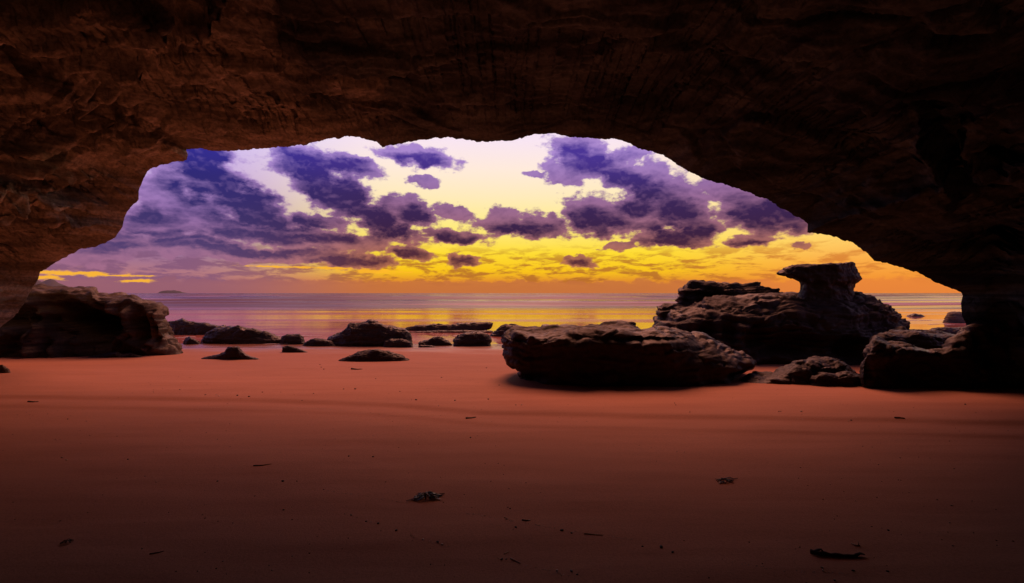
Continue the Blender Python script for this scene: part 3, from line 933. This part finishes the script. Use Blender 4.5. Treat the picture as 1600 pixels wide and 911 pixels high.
# rocks along the waterline, left to right
specs = [
    ('shore_slab', 'long low rock slab at the water just right of the eroded ledge', 'rock', [(258, 522), (264, 502), (285, 498), (297, 502), (320, 505), (350, 510), (380, 520)], 523, 0.5, 0.9, 0.035, 0.5, M_WET),
    ('shore_boulder', 'small pointed rock at the tip of the eroded ledge', 'rock', [(286, 538), (290, 528), (296, 525), (306, 530), (315, 538)], 538, 0.22, 0.25, 0.018, 0.25, M_WET),
    ('shore_boulder', 'broad dark rock sloping down to the right at the left of the waterline', 'rock', [(314, 536), (322, 520), (335, 514), (352, 511), (372, 509), (392, 512), (410, 518), (435, 524), (452, 536)], 537, 0.5, 0.7, 0.028, 0.5, M_WET),
    ('shore_boulder', 'small blocky dark rock beside the end of the sloping one', 'rock', [(437, 537), (439, 526), (448, 522), (468, 522), (474, 528), (476, 537)], 538, 0.3, 0.3, 0.018, 0.25, M_WET),
    ('shore_boulder', 'low dark rock touching the left foot of the tall lumpy one', 'rock', [(470, 541), (480, 533), (492, 528), (508, 530), (520, 534), (530, 541)], 541, 0.3, 0.3, 0.02, 0.25, M_WET),
    ('shore_boulder', 'tall lumpy dark rock, largest on the waterline left of centre', 'rock', [(506, 540), (512, 528), (530, 520), (541, 512), (544, 507), (560, 504), (578, 501), (595, 503), (604, 509), (622, 511), (634, 512), (641, 520), (642, 530), (646, 540)], 541, 0.6, 0.7, 0.028, 0.5, M_WET),
    ('shore_boulder', 'rounded dark rock at the right foot of the tall lumpy one', 'rock', [(598, 543), (602, 533), (612, 529), (628, 530), (640, 533), (646, 543)], 543, 0.25, 0.3, 0.018, 0.25, M_WET),
    ('shore_boulder', 'small peaked dark rock between the lumpy and the dome-shaped rocks', 'rock', [(654, 536), (668, 531), (676, 527), (684, 525), (694, 529), (704, 536), (708, 540)], 540, 0.25, 0.3, 0.018, 0.25, M_WET),
    ('shore_boulder', 'tiny flat dark rock below the small peaked one', 'rock', [(652, 543), (656, 539), (668, 539.5), (680, 541), (688, 543)], 543, 0.12, 0.15, 0.014, 0.12, M_WET),
    ('shore_boulder', 'dome-shaped dark rock on the waterline left of the flat boulder', 'rock', [(707, 541), (708, 532), (716, 524), (728, 519), (744, 518), (760, 521), (769, 528), (768, 534), (766, 541)], 541, 0.4, 0.4, 0.02, 0.3, M_WET),
    ('shore_slab', 'flat slab with an upturned right end standing in the shallows', 'rock', [(630, 514), (650, 508), (690, 506), (705, 508), (715, 505), (735, 504), (762, 503), (770, 505), (769, 512), (760, 516)], 517, 0.4, 0.6, 0.035, 0.3, M_WET),
    ('shore_slab', 'thin wave-washed slab just below the upturned one', 'rock', [(640, 518.5), (690, 516), (730, 516), (768, 516.5), (774, 519)], 520, 0.25, 0.25, 0.022, 0.15, M_WET),
    ('shore_slab', 'pale-topped wet rock in shallows behind the left end of the flat boulder', 'rock', [(766, 525), (776, 514), (790, 506), (806, 508), (830, 512), (845, 525)], 526, 0.4, 0.5, 0.025, 0.4, M_WET),
    ('shore_slab', 'low wet rock slab seen just over the top of the flat boulder', 'rock', [(840, 520), (846, 507), (862, 507), (890, 510), (940, 510), (980, 512), (1000, 520)], 524, 0.5, 0.5, 0.03, 0.4, M_WET),
    ('sand_rock', 'hat-shaped dark rock half buried in the sand at the left', 'rock', [(310, 562), (320, 558), (338, 555), (350, 550), (356, 543), (364, 541), (373, 542), (378, 549), (388, 555), (402, 560), (408, 562)], 562, 0.2, 0.3, 0.014, 0.16, M_WET),
    ('sand_rock', 'small wedge-shaped dark rock on the sand near the waterline', 'rock', [(440, 551), (441, 542), (450, 540), (460, 542), (472, 547), (484, 551)], 551, 0.15, 0.2, 0.014, 0.16, M_WET),
    ('sand_rock', 'smooth low oval rock alone on the sand left of centre', 'rock', [(528, 564), (545, 556), (556, 551), (575, 547), (592, 546), (606, 549), (625, 554), (642, 563)], 565, 0.3, 0.35, 0.016, 0.22, M_ROCK),
    ('sand_rock', 'thin flat dark rock on the sand in front of the eroded ledge', 'rock', [(132, 559), (150, 555), (168, 552), (182, 549), (190, 553), (205, 552), (221, 556), (224, 559)], 559, 0.2, 0.25, 0.014, 0.14, M_WET),
    ('sand_rock', 'small pale rock on the sand at the far left edge', 'rock', [(-10, 583), (-6, 573), (4, 570), (12, 576), (18, 583)], 583, 0.12, 0.15, 0.01, 0.1, M_PALE),
]
for i, (nm, lb, ct, ol, base, tf, tb, vx, scl, mt) in enumerate(specs):
    bd = loft(ol, base, tf, tb, p=2.7)
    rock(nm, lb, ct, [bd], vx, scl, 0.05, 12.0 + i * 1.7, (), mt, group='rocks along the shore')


# ------------------------------------------------------------------ thin foam left by the last wave between the shore rocks
M_FOAM, k, b = new_mat('sea_foam')
b.inputs['Base Color'].default_value = (0.62, 0.50, 0.50, 1)
b.inputs['Roughness'].default_value = 0.6
parts, off = [[], []], 0
for (fx, fy, rw, rd) in [(284, 533, 10, 0.30), (292, 527, 12, 0.35), (300, 520, 16, 0.5), (660, 545, 26, 0.10), (700, 543, 16, 0.08), (500, 545, 40, 0.06), (430, 538, 20, 0.10),
                         (470, 525, 30, 0.35), (600, 523, 40, 0.3), (720, 525, 30, 0.25), (1112, 533, 16, 0.2), (1125, 538, 12, 0.15), (1400, 500, 40, 0.8), (1470, 507, 20, 0.5)]:
    g = gp(fx, fy)
    for kx in range(9):
        a0 = rng.uniform(0, 2 * pi)
        ex, ey = rng.normal() * 0.5, rng.normal() * 0.5
        rr = rng.uniform(0.05, 0.28)
        ring = []
        for q_ in range(14):
            th = 2 * pi * q_ / 14
            r_ = rr * (1 + 0.45 * rng.normal() * 0.6)
            x_ = g[0] + (ex + cos(th) * r_ * 1.6) * rw * g[1] / F
            y_ = g[1] + (ey + sin(th) * r_) * rd
            z_ = max(float(ground(np.array([x_]), np.array([y_]))[0]), SEA)
            ring.append((x_, y_, z_ + 0.012 + 0.0006 * kx))
        parts[0] += ring
        parts[1].append(tuple(range(off, off + 14)))
        off += 14
fo = mesh_obj('sea_foam', np.array(parts[0]), parts[1], M_FOAM)
tag(fo, 'thin scraps of white foam in the shallows between the shore rocks', 'foam', kind='stuff')

# ------------------------------------------------------------------ far land
def ridge(name, label, pts, dist, depth):
    """a low far landform: a skyline (px) at its own distance, falling away to both sides"""
    pts = np.array(pts, float)
    xs = np.linspace(pts[0, 0], pts[-1, 0], 60)
    ys = np.interp(xs, pts[:, 0], pts[:, 1])
    V = []
    for t in np.linspace(-1, 1, 9):
        kk = (1 - abs(t) ** 2.0)
        d = dist + t * depth
        h = (H + (HY - ys) / F * dist - SEA) * kk + SEA - 2.0 * abs(t)
        V.append(np.stack([(xs - CX) / F * d, np.full(60, d), h], 1))
    V = np.stack(V, 1)
    n_ = fbm(V.reshape(-1, 3) * (8.0 / depth), 4).reshape(60, 9)
    V[:, :, 2] += n_ * 0.12 * (V[:, :, 2].max() - SEA) * (V[:, :, 2] > SEA)
    ob = mesh_obj(name, V.reshape(-1, 3), grid_faces(60, 9), M_FAR)
    tag(ob, label, name.split('_')[-1], kind='structure')
    return ob


ridge('island', 'low far island on the horizon at the left', [(246, 458.5), (250, 455.5), (258, 453.8), (272, 453.6), (280, 454.8), (285, 456.8), (292, 457.8), (298, 458.4)], 6000, 350)
ridge('headland', 'far hazy headland behind the eroded ledge', [(-260, 425), (-100, 430), (20, 434), (62, 438), (82, 439.5), (96, 442), (106, 447), (114, 453), (124, 458)], 900, 160)


# ------------------------------------------------------------------ debris on the sand
def tube(path, radii, seg=6):
    path = np.asarray(path, float)
    V, Fc = [], []
    for i, pnt in enumerate(path):
        tg = path[min(i + 1, len(path) - 1)] - path[max(i - 1, 0)]
        tg /= np.linalg.norm(tg) + 1e-9
        a = np.cross(tg, (0, 0, 1) if abs(tg[2]) < 0.9 else (1, 0, 0))
        a /= np.linalg.norm(a)
        b_ = np.cross(tg, a)
        for s in range(seg):
            th = 2 * pi * s / seg
            V.append(pnt + radii[i] * (a * cos(th) + b_ * sin(th)))
    for i in range(len(path) - 1):
        for s in range(seg):
            s2 = (s + 1) % seg
            Fc.append((i * seg + s, i * seg + s2, (i + 1) * seg + s2, (i + 1) * seg + s))
    Fc.append(tuple(range(seg))[::-1])
    Fc.append(tuple((len(path) - 1) * seg + s for s in range(seg)))
    return np.array(V), Fc


def join(parts):
    V, Fc, off = [], [], 0
    for v, f in parts:
        V.append(v)
        Fc += [tuple(i + off for i in q) for q in f]
        off += len(v)
    return np.concatenate(V), Fc


def strip(path, w, th=0.003):
    """a flat leathery frond along a path"""
    path = np.asarray(path, float)
    V, Fc = [], []
    n = len(path)
    for i in range(n):
        tg = path[min(i + 1, n - 1)] - path[max(i - 1, 0)]
        tg /= np.linalg.norm(tg) + 1e-9
        sd = np.cross(tg, (0, 0, 1))
        sd /= np.linalg.norm(sd) + 1e-9
        ww = w * (0.35 + 0.65 * sin(pi * min(1, (i + 0.5) / n)))
        up = np.array([0, 0, th])
        V += [path[i] - sd * ww, path[i] + sd * ww, path[i] + sd * ww * 0.9 + up, path[i] - sd * ww * 0.9 + up]
    for i in range(n - 1):
        for s in range(4):
            s2 = (s + 1) % 4
            Fc.append((i * 4 + s, i * 4 + s2, (i + 1) * 4 + s2, (i + 1) * 4 + s))
    Fc.append((3, 2, 1, 0))
    Fc.append(tuple((n - 1) * 4 + s for s in range(4)))
    return np.array(V), Fc


def weed(px, py, wpx, hpx, label, n=46, tail=None, seed=1):
    r = random.Random(seed)
    g = gp(px, py)
    mpp = g[1] / F
    wr, hr = wpx * mpp * 0.5, hpx * mpp
    parts = []
    for i in range(n):
        a = r.uniform(0, 2 * pi)
        rad = r.random() ** 0.7
        x0, y0 = cos(a) * rad * wr * 0.75, sin(a) * rad * wr * 0.5
        dirn = a + r.uniform(-1.2, 1.2)
        L = wr * r.uniform(0.3, 0.75)
        hh = hr * (1 - rad * 0.8) * r.uniform(0.3, 1.0)
        pts = []
        for s in range(6):
            u = s / 5
            pts.append((x0 + cos(dirn + u * r.uniform(-.5, .5)) * L * u, y0 + sin(dirn + u * .4) * L * u * 0.8, 0.002 + hh * sin(pi * (0.15 + 0.8 * u)) * (1 - 0.3 * u)))
        parts.append(strip(pts, wr * r.uniform(0.03, 0.09)) if r.random() < 0.65 else tube(pts, [wr * 0.03] * 6, 5))
    if tail:
        for tp in tail:
            pts = [np.array(gp(*q)) - g + (0, 0, 0.006) for q in tp]
            pp = [pts[0]]
            for q0, q1 in zip(pts[:-1], pts[1:]):
                for s in (0.33, 0.66, 1.0):
                    pp.append(q0 + (q1 - q0) * s + np.array([r.uniform(-1, 1), r.uniform(-1, 1), 0]) * wr * 0.05)
            parts.append(tube(pp, list(np.linspace(wr * 0.06, wr * 0.025, len(pp))), 5))
    V, Fc = join(parts)
    ob = mesh_obj('seaweed_clump', V, Fc, M_WEED, smooth=False)
    ob.location = g
    tag(ob, label, 'seaweed', 'washed-up seaweed')
    return ob


weed(667, 777, 40, 11, 'dark tangled seaweed clump with a trailing stalk left of centre on the sand', 60,
     [[(660, 779), (646, 780), (634, 784)], [(675, 777), (684, 775), (691, 774)]], 3)
weed(1132, 752, 26, 6, 'dark spread seaweed clump right of centre on the sand', 36, [[(1125, 751), (1117, 749)], [(1138, 750), (1152, 748)], [(1130, 749), (1140, 746.5), (1146, 749)]], 5)
weed(104, 848, 16, 8, 'small round dark seaweed knot near the bottom left corner', 30, None, 8)


def stick(name, label, cat, pts, r0, r1, mat, group, lift=0.6, extra=None, wob_=0.1):
    g = gp(*pts[0])
    P3 = [np.array(gp(*q)) for q in pts]
    path, rad = [], []
    L = sum(np.linalg.norm(b_ - a) for a, b_ in zip(P3[:-1], P3[1:]))
    acc = 0
    for a, b_ in zip(P3[:-1], P3[1:]):
        for s in np.linspace(0, 1, 5)[:-1]:
            path.append(a + (b_ - a) * s)
    path.append(P3[-1])
    n = len(path)
    for i in range(n):
        rr = r0 + (r1 - r0) * i / (n - 1)
        rr *= 1 + random.uniform(-0.15, 0.15)
        rad.append(rr)
        path[i] = path[i] - g + np.array([random.uniform(-1, 1), random.uniform(-1, 1), 0]) * r0 * wob_ * 3 + np.array([0, 0, rr * lift])
    parts = [tube(path, rad, 8)]
    if extra:
        for e in extra:
            q = [np.array(gp(*a[:2])) - g + np.array([0, 0, a[2]]) for a in e]
            parts.append(tube(q, list(np.linspace(r0 * 0.7, r1 * 0.5, len(q))), 6))
    V, Fc = join(parts)
    ob = mesh_obj(name, V, Fc, mat)
    ob.location = g
    tag(ob, label, cat, group)
    return ob


stick('driftwood', 'long dark driftwood stick with a knobbed left end near the bottom right', 'driftwood',
      [(1267, 864), (1280, 867), (1300, 869), (1325, 870), (1340, 870.5)], 0.016, 0.008, M_WOOD, 'driftwood and twigs', 0.7,
      [[(1272, 866, 0.012), (1278, 865, 0.022), (1283, 866, 0.030), (1288, 868, 0.014)], [(1336, 870, 0.006), (1344, 868, 0.014), (1351, 869, 0.01)]])
stick('shell_twig', 'small curved pale twig standing up just behind the driftwood stick', 'twig', [(1331, 850), (1337, 853), (1344, 853)], 0.005, 0.003, M_STRAW, 'driftwood and twigs', 0.8,
      [[(1341, 853, 0.004), (1342, 853, 0.02), (1340, 853, 0.032)]])
twigs = [
    ('short dark twig with a thin tip in the left half of the sand', [(396, 728), (410, 727.5), (424, 725)], 0.007, 0.002, M_WOOD),
    ('thin dark bent twig near the bottom of the sand at the left', [(234, 866), (246, 864), (257, 861)], 0.004, 0.0025, M_WOOD),
    ('small dark twig in the middle of the sand just below the swash line', [(728, 654), (736, 653.5), (744, 652)], 0.013, 0.006, M_WOOD),
    ('dark stalk lying flat on the sand at the right edge', [(1530, 659), (1542, 660), (1556, 660.5), (1568, 661)], 0.013, 0.005, M_WOOD),
    ('flat dark stalk on the sand at the far left', [(44, 628), (52, 628.5), (60, 628)], 0.012, 0.006, M_WOOD),
    ('bright straw-coloured stick near the bottom middle of the sand', [(798, 873), (806, 877), (813, 880.5)], 0.0045, 0.003, M_STRAW),
    ('short pale straw above the bright stick at the bottom middle', [(788, 866), (792, 863.5), (795, 862)], 0.003, 0.002, M_STRAW),
    ('long thin pale reed lying level in the lower middle right', [(913, 834), (928, 835.5), (942, 836.5)], 0.004, 0.0025, M_STRAW),
    ('dark twig tipped with white in the lower middle of the sand', [(815, 813), (821, 813.5), (826, 814)], 0.006, 0.004, M_WOOD),
    ('dark thin streak of weed on the sand behind the oval rock shadow', [(549, 577), (558, 577.5), (566, 577)], 0.02, 0.008, M_WOOD),
    ('thin dark stalk right of the swash line by the right wall', [(1398, 653), (1406, 653), (1414, 654)], 0.012, 0.005, M_WOOD),
]
for lb, pts, r0, r1, mt in twigs:
    stick('twig', lb, 'twig', pts, r0, r1, mt, 'driftwood and twigs', 0.5)


def pebble_mesh(seed, mat):
    bm = bmesh.new()
    bmesh.ops.create_icosphere(bm, subdivisions=2, radius=1.0)
    v = np.array([q.co[:] for q in bm.verts])
    d = 1 + 0.25 * fbm(v * 1.3 + seed * 5, 2)
    for q, k_ in zip(bm.verts, d):
        q.co = (q.co.x * k_, q.co.y * k_ * 0.8, q.co.z * k_ * 0.6)
    me = bpy.data.meshes.new('pebble')
    bm.to_mesh(me)
    bm.free()
    for f_ in me.polygons:
        f_.use_smooth = True
    me.materials.append(mat)
    return me


PEB = [pebble_mesh(i, M_PEB) for i in range(4)]
SHL = [pebble_mesh(i + 9, M_SHELL) for i in range(2)]
dark_px = [(200, 718, 3), (537, 610 - 2, 2), (281, 609, 2), (321, 617, 2), (371, 618, 3), (389, 620, 3), (410, 613, 2), (490, 615, 2), (555, 608, 3), (472, 626, 2), (500, 570, 2),
           (502, 574, 2), (555, 608, 2), (625, 612, 2), (650, 625, 3), (711, 626, 3), (763, 624, 3), (780, 602, 2), (806, 633, 2), (340, 752, 3), (442, 752, 4), (464, 752, 2), (443, 797, 3),
           (506, 765, 2), (572, 815, 3), (591, 818, 4), (619, 829, 4), (684, 847, 4), (806, 824, 4), (797, 795, 3), (878, 829, 5), (893, 833, 3), (1033, 855, 6), (1051, 863, 4), (1004, 854, 3),
           (893, 893, 5), (902, 898, 3), (784, 874, 4), (791, 874, 3), (1056, 633, 2), (1078, 644, 2), (1217, 643, 2), (1508, 632, 3), (1333, 892, 4), (1388, 829, 4), (1387, 893, 4), (1304, 907, 4), (1220, 643, 2),
           (583, 714, 3), (545, 713, 3), (735, 684, 3), (547, 556, 2), (506, 577, 2), (587, 592, 2), (690, 590, 2), (760, 575, 2), (1330, 657, 3), (106, 655, 2), (1054, 730 - 100, 2)]
pale_px = [(338, 617, 2), (342, 619, 2), (97, 715, 3), (104, 719, 3), (789, 809, 3), (792, 811, 3), (827, 813, 3), (691, 851, 4), (549, 805, 3), (539, 803, 2), (661, 843, 3), (870, 892, 4), (1252, 643, 3),
           (1254, 656, 3), (1284, 887, 4), (1286, 892, 4), (1487, 790, 3), (1484, 817, 3), (1489, 853, 3), (815, 633, 3), (685, 634, 2), (1326, 658, 2)]
for lst, meshes, nm, lb, cat, grp in ((dark_px, PEB, 'pebble', 'small dark pebble or weed scrap scattered on the sand', 'pebble', 'dark pebbles on the sand'),
                                      (pale_px, SHL, 'shell_fragment', 'tiny pale shell fragment glinting on the sand', 'shell', 'pale shell fragments on the sand')):
    for i, (px, py, sz) in enumerate(lst):
        g = gp(px, py)
        r_ = max(sz * 0.5 * g[1] / F, 0.003)
        ob = bpy.data.objects.new(nm, meshes[i % len(meshes)])
        ob.location = (g[0], g[1], g[2] + r_ * 0.35)
        ob.scale = (r_ * random.uniform(0.9, 1.4), r_, r_)
        ob.rotation_euler = (0, 0, random.uniform(0, 6))
        COL.objects.link(ob)
        tag(ob, lb, cat, grp)


# ------------------------------------------------------------------ strand lines and scattered shell grit, too fine to count
def grit(name, label, pts, mat, sizes):
    V, Fc = [], []
    tet = np.array([(1, 1, 1), (1, -1, -1), (-1, 1, -1), (-1, -1, 1)], float) * 0.6
    for (x_, y_), r_ in zip(pts, sizes):
        z_ = float(ground(np.array([x_]), np.array([y_]))[0])
        a_ = rng.uniform(0, 6.28)
        R_ = np.array([[cos(a_), -sin(a_), 0], [sin(a_), cos(a_), 0], [0, 0, 1]])
        o_ = len(V)
        for t_ in tet:
            V.append(R_ @ (t_ * np.array([1.5, 1.0, 0.7])) * r_ + np.array([x_, y_, z_ + r_ * 0.3]))
        Fc += [(o_, o_ + 1, o_ + 2), (o_, o_ + 3, o_ + 1), (o_, o_ + 2, o_ + 3), (o_ + 1, o_ + 3, o_ + 2)]
    ob = mesh_obj(name, np.array(V), Fc, mat, smooth=False)
    tag(ob, label, 'grit', kind='stuff')


lines = [[(440, 750), (520, 768), (640, 787), (700, 797), (760, 807), (880, 828), (1000, 845), (1050, 862), (1130, 876), (1220, 892), (1330, 897)],
         [(545, 805), (600, 822), (660, 843), (700, 855), (760, 868), (830, 885), (900, 905)],
         [(300, 640), (420, 632), (520, 640), (640, 652), (760, 650)], [(1040, 650), (1200, 656), (1330, 653), (1450, 660)]]
pts, szs = [], []
for ln in lines:
    L3 = np.array([gp(*q)[:2] for q in ln])
    cl = np.concatenate([[0], np.cumsum(np.hypot(*np.diff(L3, axis=0).T))])
    n_ = int(cl[-1] * 60)
    u_ = rng.uniform(0, cl[-1], n_)
    u_ = u_[pn(np.stack([u_ * 1.7, u_ * 0, u_ * 0 + len(ln)], 1)) > -0.1]
    for uu_ in u_:
        pts.append((np.interp(uu_, cl, L3[:, 0]) + rng.normal() * 0.008, np.interp(uu_, cl, L3[:, 1]) + rng.normal() * 0.006))
        szs.append(rng.uniform(0.0018, 0.0045))
grit('strand_line', 'thin broken lines of pale shell grit left by the waves on the sand', pts, M_SHELL, szs)
pts = [(x_ * (1 + 0.9 * y_), y_) for x_, y_ in zip(rng.uniform(-1, 1, 900), 2.0 + 9 * rng.random(900) ** 1.3)]
pts = [(x_, y_) for x_, y_ in pts if pn(np.array([[x_ * 0.6, y_ * 0.6, 4.0]]))[0] > -0.05]
grit('sand_grit', 'scattered fine dark grit and weed specks on the sand', pts, M_PEB, rng.uniform(0.002, 0.0065, len(pts)))
